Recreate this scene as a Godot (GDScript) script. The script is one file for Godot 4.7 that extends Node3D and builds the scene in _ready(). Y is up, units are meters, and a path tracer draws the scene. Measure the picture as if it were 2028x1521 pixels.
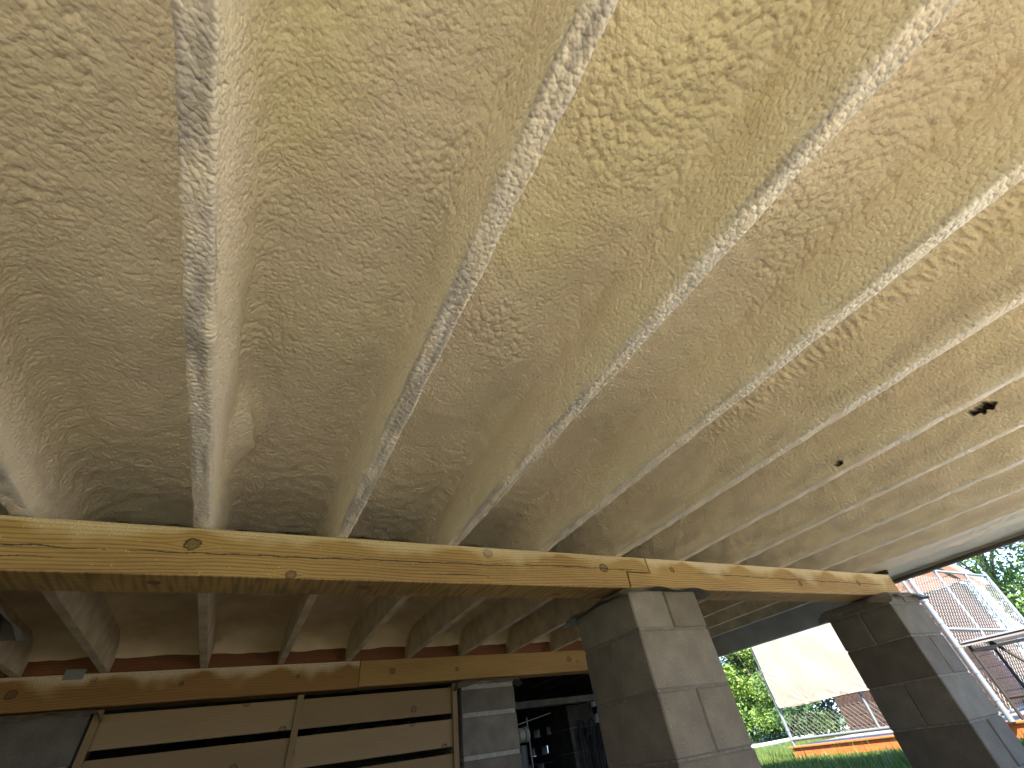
extends Node3D
# A crawlspace under a raised house, seen from below: foam-sprayed joists on timber girders and block piers.

const EYE := 0.5          # height of the camera over the ground
const HJ := 1.152         # underside of the joists
const SP := 0.4064        # joist spacing
const X0 := -0.2075       # centre of joist 0
const RIM := 4.10         # inner face of the right rim
const FRONT := 1.5       # front edge of the floor, behind the camera
const ZG := -1.497        # front face of the near girder
const ZB := -3.411        # front face of the far girder

var taken := {}
var M := {}
var house: Node3D
var rng := RandomNumberGenerator.new()

# ---------------------------------------------------------------- names, things
func numbered(called: String) -> String:
	if not taken.has(called):
		taken[called] = 0
		return called
	taken[called] += 1
	return "%s_%03d" % [called, taken[called]]

func thing(called: String, label: String, category: String, base := Vector3.ZERO, group := "") -> Node3D:
	var o := Node3D.new()
	o.name = numbered(called)
	add_child(o, true)
	o.position = base
	tag(o, label, category, group)
	return o

func tag(o: Node, label: String, category: String, group := ""):
	o.set_meta("label", label)
	o.set_meta("category", category)
	if group != "":
		o.set_meta("group", group)

func top(called: String, mesh: Mesh, mat: Material, label: String, category: String, at := Vector3.ZERO, group := "") -> MeshInstance3D:
	var o := MeshInstance3D.new()
	o.name = numbered(called)
	o.mesh = mesh
	o.material_override = mat
	add_child(o, true)
	o.position = at
	tag(o, label, category, group)
	return o

func part(parent: Node3D, called: String, mesh: Mesh, mat: Material, world := Vector3.ZERO, turn := Basis.IDENTITY) -> MeshInstance3D:
	var o := MeshInstance3D.new()
	o.name = called
	o.mesh = mesh
	o.material_override = mat
	parent.add_child(o, true)
	var g := Vector3.ZERO
	var q: Node = parent
	while q != self:
		g += (q as Node3D).position
		q = q.get_parent()
	o.transform = Transform3D(turn, world - g)
	return o

func setting(called: String, mesh: Mesh, mat: Material, at := Vector3.ZERO, kind := "structure") -> MeshInstance3D:
	var o := MeshInstance3D.new()
	o.name = numbered(called)
	o.mesh = mesh
	o.material_override = mat
	add_child(o, true)
	o.position = at
	o.set_meta("kind", kind)
	return o

# ---------------------------------------------------------------- meshes
func poly(st: SurfaceTool, pts: Array, out: Vector3):
	# a flat convex polygon whose visible side looks along «out»
	var n: Vector3 = (pts[1] - pts[0]).cross(pts[2] - pts[0])
	var flip := n.dot(out) > 0.0       # front faces run clockwise
	for k in range(1, pts.size() - 1):
		var tri := [pts[0], pts[k + 1], pts[k]] if flip else [pts[0], pts[k], pts[k + 1]]
		for v in tri:
			st.set_normal(out.normalized())
			st.add_vertex(v)

func box_into(st: SurfaceTool, s: Vector3, c := Vector3.ZERO, b := 0.003, turn := Basis.IDENTITY):
	var h := s / 2.0
	b = minf(b, minf(h.x, minf(h.y, h.z)) * 0.45)
	var P := func(sx, sy, sz, a): # corner (sx,sy,sz), on the face of axis a
		var v := Vector3(sx * h.x, sy * h.y, sz * h.z)
		for k in 3:
			if k != a:
				v[k] -= signf(v[k]) * b
		return turn * v + c
	for a in 3:
		var u: int = (a + 1) % 3
		var w: int = (a + 2) % 3
		for s1 in [-1, 1]:
			var q := []
			for t in [[-1, -1], [1, -1], [1, 1], [-1, 1]]:
				var g := Vector3.ZERO
				g[a] = s1; g[u] = t[0]; g[w] = t[1]
				q.append(P.call(g.x, g.y, g.z, a))
			var o := Vector3.ZERO
			o[a] = s1
			poly(st, q, turn * o)
		for s1 in [-1, 1]:
			for s2 in [-1, 1]:
				var q := []
				for e in [[u, -1], [u, 1], [w, 1], [w, -1]]:
					var g := Vector3.ZERO
					g[u] = s1; g[w] = s2; g[a] = e[1]
					q.append(P.call(g.x, g.y, g.z, e[0]))
				var o := Vector3.ZERO
				o[u] = s1; o[w] = s2
				poly(st, q, turn * o)
	for sx in [-1, 1]:
		for sy in [-1, 1]:
			for sz in [-1, 1]:
				poly(st, [P.call(sx, sy, sz, 0), P.call(sx, sy, sz, 1), P.call(sx, sy, sz, 2)], turn * Vector3(sx, sy, sz))

func new_st() -> SurfaceTool:
	var st := SurfaceTool.new()
	st.begin(Mesh.PRIMITIVE_TRIANGLES)
	return st

var box_cache := {}
func box(s: Vector3, b := 0.003) -> ArrayMesh:
	var key := str(s) + str(b)
	if not box_cache.has(key):
		var st := new_st()
		box_into(st, s, Vector3.ZERO, b)
		box_cache[key] = st.commit()
	return box_cache[key]

func span(lo: Vector3, hi: Vector3) -> Array:
	return [hi - lo, (lo + hi) / 2.0]

func pbox(parent: Node3D, called: String, lo: Vector3, hi: Vector3, mat: Material, b := 0.003) -> MeshInstance3D:
	return part(parent, called, box(hi - lo, b), mat, (lo + hi) / 2.0)

func tube_into(st: SurfaceTool, pts: Array, r: float, sides := 8, caps := true, r2 := -1.0):
	if r2 < 0.0:
		r2 = r
	var n := pts.size()
	var rings := []
	var ref := Vector3.UP
	for i in n:
		var d: Vector3 = (pts[mini(i + 1, n - 1)] - pts[maxi(i - 1, 0)]).normalized()
		if absf(d.dot(ref)) > 0.9:
			ref = Vector3.RIGHT if absf(d.x) < 0.8 else Vector3.BACK
		var a := d.cross(ref).normalized()
		var b := d.cross(a).normalized()
		ref = -d.cross(a).normalized() if false else ref
		var rr := lerpf(r, r2, float(i) / maxf(1.0, n - 1))
		var ring := []
		for k in sides:
			var t := TAU * k / sides
			ring.append([pts[i] + (a * cos(t) + b * sin(t)) * rr, a * cos(t) + b * sin(t)])
		rings.append(ring)
	for i in n - 1:
		for k in sides:
			var k2 := (k + 1) % sides
			var A: Array = rings[i][k]; var B: Array = rings[i][k2]; var C: Array = rings[i + 1][k2]; var D: Array = rings[i + 1][k]
			var nn: Vector3 = (B[0] - A[0]).cross(D[0] - A[0])
			var order := [A, C, B, A, D, C] if nn.dot(A[1] + B[1]) > 0.0 else [A, B, C, A, C, D]
			for v in order:
				st.set_normal(v[1])
				st.add_vertex(v[0])
	if caps and sides > 2:
		for e in [0, n - 1]:
			var q := []
			for k in sides:
				q.append(rings[e][k][0])
			var o: Vector3 = (pts[0] - pts[1]) if e == 0 else (pts[n - 1] - pts[n - 2])
			poly(st, q, o.normalized())

func tube(pts: Array, r: float, sides := 8, r2 := -1.0) -> ArrayMesh:
	var st := new_st()
	tube_into(st, pts, r, sides, true, r2)
	return st.commit()

# a sheet from a grid of points, with a little thickness
func sheet(nx: int, ny: int, at: Callable, thick := 0.002) -> ArrayMesh:
	var pos := PackedVector3Array()
	var nor := PackedVector3Array()
	var uv := PackedVector2Array()
	var idx := PackedInt32Array()
	var grid := []
	for j in ny + 1:
		for i in nx + 1:
			grid.append(at.call(float(i) / nx, float(j) / ny))
	var W := nx + 1
	var nrm := []
	for j in ny + 1:
		for i in nx + 1:
			var a: Vector3 = grid[j * W + mini(i + 1, nx)] - grid[j * W + maxi(i - 1, 0)]
			var b: Vector3 = grid[mini(j + 1, ny) * W + i] - grid[maxi(j - 1, 0) * W + i]
			nrm.append(a.cross(b).normalized())
	for side in 2:
		for k in grid.size():
			pos.append(grid[k] + nrm[k] * (thick / 2.0 if side == 0 else -thick / 2.0))
			nor.append(nrm[k] if side == 0 else -nrm[k])
			uv.append(Vector2(float(k % W) / nx, float(k / W) / ny))
	var N := grid.size()
	for j in ny:
		for i in nx:
			var a := j * W + i
			idx.append_array([a, a + W, a + 1, a + 1, a + W, a + W + 1])
			idx.append_array([N + a, N + a + 1, N + a + W, N + a + 1, N + a + W + 1, N + a + W])
	for i in nx:
		for e in [0, ny * W]:
			idx.append_array([e + i, e + i + 1, N + e + i, e + i + 1, N + e + i + 1, N + e + i])
	for j in ny:
		for e in [0, nx]:
			var a: int = j * W + e
			idx.append_array([a, a + W, N + a, a + W, N + a + W, N + a])
	return arrays_mesh(pos, nor, uv, idx)

func arrays_mesh(pos, nor, uv, idx, col = null) -> ArrayMesh:
	var ar := []
	ar.resize(Mesh.ARRAY_MAX)
	ar[Mesh.ARRAY_VERTEX] = pos
	ar[Mesh.ARRAY_NORMAL] = nor
	if uv != null:
		ar[Mesh.ARRAY_TEX_UV] = uv
	if col != null:
		ar[Mesh.ARRAY_COLOR] = col
	ar[Mesh.ARRAY_INDEX] = idx
	var m := ArrayMesh.new()
	m.add_surface_from_arrays(Mesh.PRIMITIVE_TRIANGLES, ar)
	return m

# ---------------------------------------------------------------- textures and materials
func fnl(seed_: int, freq: float, type := FastNoiseLite.TYPE_SIMPLEX_SMOOTH, oct := 1) -> FastNoiseLite:
	var n := FastNoiseLite.new()
	n.seed = seed_
	n.frequency = freq
	n.noise_type = type
	if oct > 1:
		n.fractal_type = FastNoiseLite.FRACTAL_FBM
		n.fractal_octaves = oct
	else:
		n.fractal_type = FastNoiseLite.FRACTAL_NONE
	return n

func cell(seed_: int, freq: float) -> FastNoiseLite:
	var n := fnl(seed_, freq, FastNoiseLite.TYPE_CELLULAR)
	n.cellular_return_type = FastNoiseLite.RETURN_DISTANCE
	n.cellular_distance_function = FastNoiseLite.DISTANCE_EUCLIDEAN
	n.cellular_jitter = 1.0
	return n

func tex(im: Image) -> ImageTexture:
	im.generate_mipmaps()
	return ImageTexture.create_from_image(im)

# grey levels of a noise that repeats without a seam
func levels(n: FastNoiseLite, size: int) -> PackedByteArray:
	var im := n.get_seamless_image(size, size, false, false, 0.15)
	im.convert(Image.FORMAT_L8)
	return im.get_data()

func blend_color(size: int, layers: Array, dark: Color, light: Color, contrast := 1.0, specks := 0) -> ImageTexture:
	var ls := []
	for l in layers:
		ls.append(levels(l[0], size))
	var out := PackedByteArray()
	out.resize(size * size * 3)
	for k in size * size:
		var v := 0.0
		for i in ls.size():
			v += ls[i][k] / 255.0 * layers[i][1]
		v = clampf((v - 0.5) * contrast + 0.5, 0.0, 1.0)
		out[k * 3] = int(lerpf(dark.r, light.r, v) * 255.0)
		out[k * 3 + 1] = int(lerpf(dark.g, light.g, v) * 255.0)
		out[k * 3 + 2] = int(lerpf(dark.b, light.b, v) * 255.0)
	var sr := RandomNumberGenerator.new()
	sr.seed = 31 + specks
	for q in specks:
		var k := (sr.randi() % (size * size - size - 2))
		var pale := sr.randf() < 0.6
		for e in ([k, k + 1] if sr.randf() < 0.5 else [k, k + 1, k + size, k + size + 1]):
			out[e * 3] = 205 if pale else 48
			out[e * 3 + 1] = 192 if pale else 42
			out[e * 3 + 2] = 165 if pale else 36
	return tex(Image.create_from_data(size, size, false, Image.FORMAT_RGB8, out))

func blend_height(size: int, layers: Array) -> ImageTexture:
	var ls := []
	for l in layers:
		ls.append(levels(l[0], size))
	var out := PackedByteArray()
	out.resize(size * size)
	for k in size * size:
		var v := 0.0
		for i in ls.size():
			v += ls[i][k] * layers[i][1] if layers[i][1] > 0.0 else (ls[i][k] * ls[i][k] / 255.0 - 255.0) * layers[i][1]
		out[k] = clampi(int(v), 0, 255)
	return tex(Image.create_from_data(size, size, false, Image.FORMAT_L8, out))

func mat(color: Color, rough := 0.85, metal := 0.0) -> StandardMaterial3D:
	var m := StandardMaterial3D.new()
	m.albedo_color = color
	m.roughness = rough
	m.metallic = metal
	return m

func lin(r: float, g: float, b: float) -> Color:
	return Color(r, g, b).linear_to_srgb()

func mapped(t: Texture2D, metres: float, rough := 0.85, bump: Texture2D = null, cm := 0.2, world := false) -> StandardMaterial3D:
	var m := mat(Color.WHITE, rough)
	m.albedo_texture = t
	m.uv1_triplanar = true
	m.uv1_world_triplanar = world
	m.uv1_scale = Vector3.ONE / metres
	m.uv1_triplanar_sharpness = 8.0
	if bump != null:
		m.heightmap_enabled = true
		m.heightmap_texture = bump
		m.heightmap_scale = cm
	return m

# sawn softwood seen along its length; knots are [u metres, v metres, radius]; frost: where overspray from the foam settled along the top edge
func wood_image(w: int, h: int, metres: float, tall: float, seed_: int, knots: Array, pale: Color, dark: Color, frost := [], specks := 0, cracks := [], sawn := false) -> ImageTexture:
	var warp := fnl(seed_, 0.9)
	var warp2 := fnl(seed_ + 1, 4.0)
	var fine := fnl(seed_ + 2, 90.0)
	var tone := fnl(seed_ + 3, 1.3)
	var edge := fnl(seed_ + 4, 5.0)
	var saw := fnl(seed_ + 6, 38.0)
	var grit := fnl(seed_ + 5, 260.0)
	var out := PackedByteArray()
	out.resize(w * h * 3)
	var white := Color(0.86, 0.82, 0.72)
	for j in h:
		var v := tall * j / h
		for i in w:
			var u := metres * i / w
			var bend := warp.get_noise_2d(u * 0.6, v * 2.0) * 0.034 + warp2.get_noise_2d(u * 0.7, v * 4.0) * 0.004
			var knot := 0.0
			var kring := 0.0
			for k in knots:
				var du: float = (u - k[0])
				var dv: float = (v - k[1])
				var rr: float = k[2]
				if absf(du) > rr * 9.0:
					continue
				bend += signf(dv) * rr * 0.9 * exp(-(du * du) / (rr * rr * 7.0)) * exp(-absf(dv) / (rr * 2.2))
				var d := sqrt(du * du * 0.75 + dv * dv) / rr
				d += 0.16 * warp2.get_noise_2d(u * 14.0, v * 14.0)
				if d < 1.2:
					knot = maxf(knot, smoothstep(1.2, 0.95, d))
					kring = maxf(smoothstep(0.72, 0.95, d) * smoothstep(1.2, 1.0, d), 0.55 * maxf(0.0, sin(d * 13.0 + 0.8)))
			var g := (v - bend) * 85.0
			var ring := g - floorf(g)
			var late := smoothstep(0.55, 0.90, ring) * (1.0 - smoothstep(0.94, 1.0, ring))
			var fib := fine.get_noise_2d(u * 0.06, v) * 0.12
			var a := clampf(late * 0.62 + fib + tone.get_noise_2d(u, v * 5.0) * 0.22 + 0.05, 0.0, 1.0)
			var c := pale.lerp(dark, a)
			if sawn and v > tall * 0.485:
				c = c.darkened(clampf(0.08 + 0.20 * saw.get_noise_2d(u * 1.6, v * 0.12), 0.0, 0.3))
			if knot > 0.0:
				c = c.lerp(dark.darkened(0.1 + 0.55 * kring), knot * (0.42 + 0.45 * kring))
			for k in cracks:
				if u > k[0] and u < k[1]:
					var cv: float = k[2] + (u - k[0]) * k[3] + warp2.get_noise_2d(u * 3.0, 7.0) * 0.003
					if absf(v - cv) < 0.0013 * smoothstep(0.0, 0.15, minf(u - k[0], k[1] - u)) + 0.0005:
						c = c.darkened(0.62)
			if frost.size() > 0:
				var f := 0.0
				for q in frost:
					var du2: float = (u - q[0]) / q[1]
					var reach: float = q[2] * exp(-du2 * du2) * (1.0 + 0.35 * edge.get_noise_2d(u * 2.0, v * 2.0))
					f = maxf(f, smoothstep(reach, reach * 0.1, v) * q[3])
				f *= clampf(0.85 + 0.9 * grit.get_noise_2d(u, v), 0.0, 1.0)
				c = c.lerp(white, f)
			var o := (j * w + i) * 3
			out[o] = int(clampf(c.r, 0, 1) * 255.0)
			out[o + 1] = int(clampf(c.g, 0, 1) * 255.0)
			out[o + 2] = int(clampf(c.b, 0, 1) * 255.0)
	var r2 := RandomNumberGenerator.new()
	r2.seed = seed_ + 77
	for s in specks:
		var su := r2.randf() * r2.randf() * w
		var sv := r2.randf() * h * 0.5
		var rad := r2.randf_range(0.4, 1.3) * w / metres * 0.0016
		for dj in range(-int(rad) - 1, int(rad) + 2):
			for di in range(-int(rad) - 1, int(rad) + 2):
				var x := int(su) + di
				var y := int(sv) + dj
				if x >= 0 and y >= 0 and x < w and y < h and di * di + dj * dj <= rad * rad:
					var o2 := (y * w + x) * 3
					out[o2] = 235; out[o2 + 1] = 222; out[o2 + 2] = 178
	return tex(Image.create_from_data(w, h, false, Image.FORMAT_RGB8, out))

func make_materials():
	var grain := blend_height(1024, [[cell(11, 0.042), -0.62], [cell(13, 0.08), -0.30], [fnl(12, 0.03), 0.10]])
	# foam: colour comes with the surface, the finest pimples from a relief
	var f := mat(Color.WHITE, 0.62)
	f.vertex_color_use_as_albedo = true
	f.heightmap_enabled = true
	f.heightmap_texture = grain
	f.heightmap_scale = 0.5
	M.foam = f
	M.thin_foam = mat(lin(0.52, 0.47, 0.36), 0.8)
	M.thin_foam.vertex_color_use_as_albedo = false
	# concrete block
	var ct := blend_color(512, [[fnl(21, 0.006, FastNoiseLite.TYPE_SIMPLEX_SMOOTH, 4), 0.42], [fnl(22, 0.22, FastNoiseLite.TYPE_SIMPLEX_SMOOTH, 2), 0.58]], lin(0.125, 0.104, 0.073), lin(0.265, 0.22, 0.158), 1.3, 420)
	M.block_bump = blend_height(512, [[fnl(23, 0.2, FastNoiseLite.TYPE_SIMPLEX_SMOOTH, 3), 0.7], [cell(24, 0.08), 0.3]])
	M.block = mapped(ct, 0.5, 0.92, M.block_bump, 0.22)
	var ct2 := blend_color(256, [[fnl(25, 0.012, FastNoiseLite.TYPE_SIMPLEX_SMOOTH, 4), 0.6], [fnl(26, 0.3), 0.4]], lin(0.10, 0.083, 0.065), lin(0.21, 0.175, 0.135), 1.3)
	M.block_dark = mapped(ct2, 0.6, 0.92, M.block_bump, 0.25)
	var mt := blend_color(256, [[fnl(27, 0.03, FastNoiseLite.TYPE_SIMPLEX_SMOOTH, 3), 1.0]], lin(0.12, 0.10, 0.072), lin(0.215, 0.18, 0.132), 1.2)
	M.block_unlit = mapped(blend_color(256, [[fnl(29, 0.02, FastNoiseLite.TYPE_SIMPLEX_SMOOTH, 3), 1.0]], lin(0.03, 0.026, 0.02), lin(0.065, 0.056, 0.045), 1.2), 0.6, 0.95)  # shade of the rear space put into a darker block colour
	M.mortar = mapped(mt, 0.3, 0.95, M.block_bump, 0.4)
	var ml := blend_color(256, [[fnl(28, 0.03, FastNoiseLite.TYPE_SIMPLEX_SMOOTH, 3), 1.0]], lin(0.24, 0.215, 0.175), lin(0.36, 0.33, 0.27), 1.2)
	M.mortar_pale = mapped(ml, 0.3, 0.95, M.block_bump, 0.4)
	M.flashing = mapped(blend_color(256, [[fnl(31, 0.02, FastNoiseLite.TYPE_SIMPLEX_SMOOTH, 4), 1.0]], lin(0.13, 0.115, 0.095), lin(0.26, 0.235, 0.20), 1.3), 0.4, 0.5)
	M.flashing.metallic = 0.35
	# softwood boards
	var bw := wood_image(1024, 256, 1.6, 0.4, 300, [[0.42, 0.07, 0.018], [1.1, 0.09, 0.014], [0.8, 0.25, 0.016], [1.45, 0.3, 0.012], [0.2, 0.33, 0.014]], Color(0.55, 0.45, 0.31), Color(0.495, 0.39, 0.255))
	M.board = mapped(bw, 1.6, 0.8)
	M.board.uv1_scale = Vector3(1.0 / 1.6, 1.0 / 0.4, 1.0 / 0.4)
	M.board2 = M.board.duplicate()
	M.board2.uv1_offset = Vector3(0.37, 0.45, 0.2)
	M.board2.albedo_color = Color(0.93, 0.92, 0.9)
	var rw := wood_image(512, 128, 1.6, 0.4, 340, [[0.5, 0.1, 0.015]], Color(0.46, 0.28, 0.14), Color(0.34, 0.19, 0.09))
	M.redwood = mapped(rw, 1.6, 0.8)
	M.redwood.uv1_scale = Vector3(1.0 / 1.6, 2.5, 2.5)
	var ow := wood_image(1024, 128, 2.4, 0.3, 350, [[0.5, 0.1, 0.012], [1.6, 0.05, 0.01]], Color(0.78, 0.42, 0.22), Color(0.58, 0.24, 0.10))
	M.orange_wood = mapped(ow, 2.4, 0.7)
	M.orange_wood.uv1_scale = Vector3(1.0 / 2.4, 1.0 / 0.3, 1.0 / 0.3)
	M.grey_wood = mapped(blend_color(256, [[fnl(41, 0.02, FastNoiseLite.TYPE_SIMPLEX_SMOOTH, 4), 1.0]], lin(0.12, 0.105, 0.095), lin(0.19, 0.17, 0.155), 1.2), 0.8)
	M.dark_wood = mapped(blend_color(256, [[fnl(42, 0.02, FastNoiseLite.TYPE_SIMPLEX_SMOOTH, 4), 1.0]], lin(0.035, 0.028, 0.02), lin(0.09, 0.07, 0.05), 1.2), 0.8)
	M.fascia = mapped(blend_color(256, [[fnl(43, 0.012, FastNoiseLite.TYPE_SIMPLEX_SMOOTH, 4), 1.0]], lin(0.42, 0.40, 0.37), lin(0.56, 0.54, 0.50), 1.2), 0.8)
	M.soil = mapped(blend_color(256, [[fnl(44, 0.03, FastNoiseLite.TYPE_SIMPLEX_SMOOTH, 4), 1.0]], lin(0.34, 0.29, 0.22), lin(0.50, 0.44, 0.35), 1.2), 1.5, 0.95, null, 0.2, true)  # soil colour made paler to bounce fill light up at the foam
	M.soil_dark = mat(lin(0.05, 0.04, 0.03), 0.95)  # soil colour darkened to deepen the shade of the rear space
	M.concrete = mapped(blend_color(256, [[fnl(45, 0.03, FastNoiseLite.TYPE_SIMPLEX_SMOOTH, 4), 1.0]], lin(0.46, 0.44, 0.40), lin(0.58, 0.56, 0.51), 1.2), 2.0, 0.9, null, 0.2, true)
	M.turf = mapped(blend_color(256, [[fnl(46, 0.03, FastNoiseLite.TYPE_SIMPLEX_SMOOTH, 4), 1.0]], lin(0.018, 0.04, 0.010), lin(0.06, 0.10, 0.024), 1.3), 1.8, 0.95, null, 0.2, true)
	M.plastic = mat(lin(0.60, 0.54, 0.43), 0.35)
	M.plastic.metallic_specular = 0.6
	M.galv = mat(lin(0.15, 0.175, 0.205), 0.5, 0.3)
	M.wire = mat(lin(0.22, 0.22, 0.22), 0.5, 0.2)
	M.steel = mat(lin(0.20, 0.20, 0.19), 0.5, 0.4)
	M.black = mat(lin(0.010, 0.009, 0.008), 0.75)
	M.pvc = mat(lin(0.22, 0.22, 0.17), 0.5)
	M.grey_pipe = mat(lin(0.03, 0.03, 0.028), 0.55)
	M.siding = mapped(blend_color(256, [[fnl(47, 0.02, FastNoiseLite.TYPE_SIMPLEX_SMOOTH, 4), 1.0]], lin(0.16, 0.085, 0.055), lin(0.21, 0.115, 0.075), 1.0), 1.2)
	M.brown = mapped(blend_color(256, [[fnl(48, 0.02, FastNoiseLite.TYPE_SIMPLEX_SMOOTH, 4), 1.0]], lin(0.030, 0.014, 0.009), lin(0.055, 0.027, 0.017), 1.0), 1.2)
	M.house_wall = mat(lin(0.45, 0.42, 0.36), 0.85)
	M.roofing = mat(lin(0.08, 0.075, 0.07), 0.9)
	M.tarp = mat(lin(0.33, 0.285, 0.25), 0.6)
	M.table_top = mat(lin(0.10, 0.10, 0.105), 0.4)
	M.blue = mat(lin(0.13, 0.17, 0.27), 0.3)
	M.plank = mat(lin(0.26, 0.185, 0.135), 0.7)
	M.leaf = mat(Color.WHITE, 0.55)
	M.leaf.vertex_color_use_as_albedo = true
	M.leaf.backlight_enabled = true
	M.leaf.backlight = Color(0.6, 0.7, 0.25)
	M.blade = M.leaf.duplicate()
	M.bark = mat(lin(0.09, 0.07, 0.05), 0.95)

# ---------------------------------------------------------------- foam
var n_low := fnl(101, 3.0)
var n_mid := fnl(102, 13.0)
var n_ripple := fnl(103, 105.0)
var n_long := cell(111, 102.0)
var n_pop := cell(104, 62.0)
var n_peel := cell(105, 100.0)
var n_grit := cell(106, 150.0)
var n_tint := fnl(107, 2.2)
var n_mask := fnl(108, 2.6)
var n_wob := fnl(109, 9.0)
var n_over := fnl(110, 7.0)

const HW := 0.0205
var prof_len := 0.0
var so_at := {}

# cross-section of one bay, from the centre of a joist to the centre of the next: [x, y, nx, ny, s, bay weight]
func profile(step: float, depth: float, lean: float, fillet: float) -> Array:
	var raw := []
	var key := []
	# corner points with the radius each is rounded by
	key = [[Vector2(0, 0), 0.0], [Vector2(HW, 0), 0.005], [Vector2(HW + lean, depth), fillet], [Vector2(SP - HW - lean, depth), fillet], [Vector2(SP - HW, 0), 0.005], [Vector2(SP, 0), 0.0]]
	for k in key.size():
		var p: Vector2 = key[k][0]
		var r: float = key[k][1]
		if r == 0.0:
			raw.append(p)
			continue
		var a: Vector2 = (key[k - 1][0] - p).normalized()
		var b: Vector2 = (key[k + 1][0] - p).normalized()
		var half := acos(clampf(a.dot(b), -1, 1)) / 2.0
		var t := r / tan(half)
		var c := p + (a + b).normalized() * (r / sin(half))
		var A := p + a * t
		var B := p + b * t
		var a0 := (A - c).angle()
		var da := wrapf((B - c).angle() - a0, -PI, PI)
		for q in 13:
			raw.append(c + Vector2.from_angle(a0 + da * q / 12.0) * r)
	var cum := [0.0]
	for k in range(1, raw.size()):
		cum.append(cum[k - 1] + raw[k].distance_to(raw[k - 1]))
	var L: float = cum[-1]
	prof_len = L
	var n := int(ceil(L / step))
	var out := []
	var j := 0
	for k in range(-1, n + 2):
		var s := L * k / n
		var pt: Vector2
		if s <= 0.0:
			pt = Vector2(s, 0)
		elif s >= L:
			pt = Vector2(SP + s - L, 0)
		else:
			while j < raw.size() - 2 and cum[j + 1] < s:
				j += 1
			pt = raw[j].lerp(raw[j + 1], (s - cum[j]) / maxf(1e-9, cum[j + 1] - cum[j]))
		out.append([pt.x, pt.y, 0.0, 0.0, s, smoothstep(0.02, depth * 0.85, pt.y)])
	for k in out.size():
		var a2: Array = out[maxi(k - 1, 0)]
		var b2: Array = out[mini(k + 1, out.size() - 1)]
		var t2 := Vector2(b2[0] - a2[0], b2[1] - a2[1]).normalized()
		out[k][2] = t2.y
		out[k][3] = -t2.x
	return out

func z_rows(step: float) -> Array:
	var r := []
	var z := FRONT
	while z > 0.42:
		r.append(z)
		z -= 0.05
	while z > -1.55:
		r.append(z)
		z -= step
	while z > -1.99:
		r.append(z)
		z -= step * 1.6
	r.append(-1.99)
	return r

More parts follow.
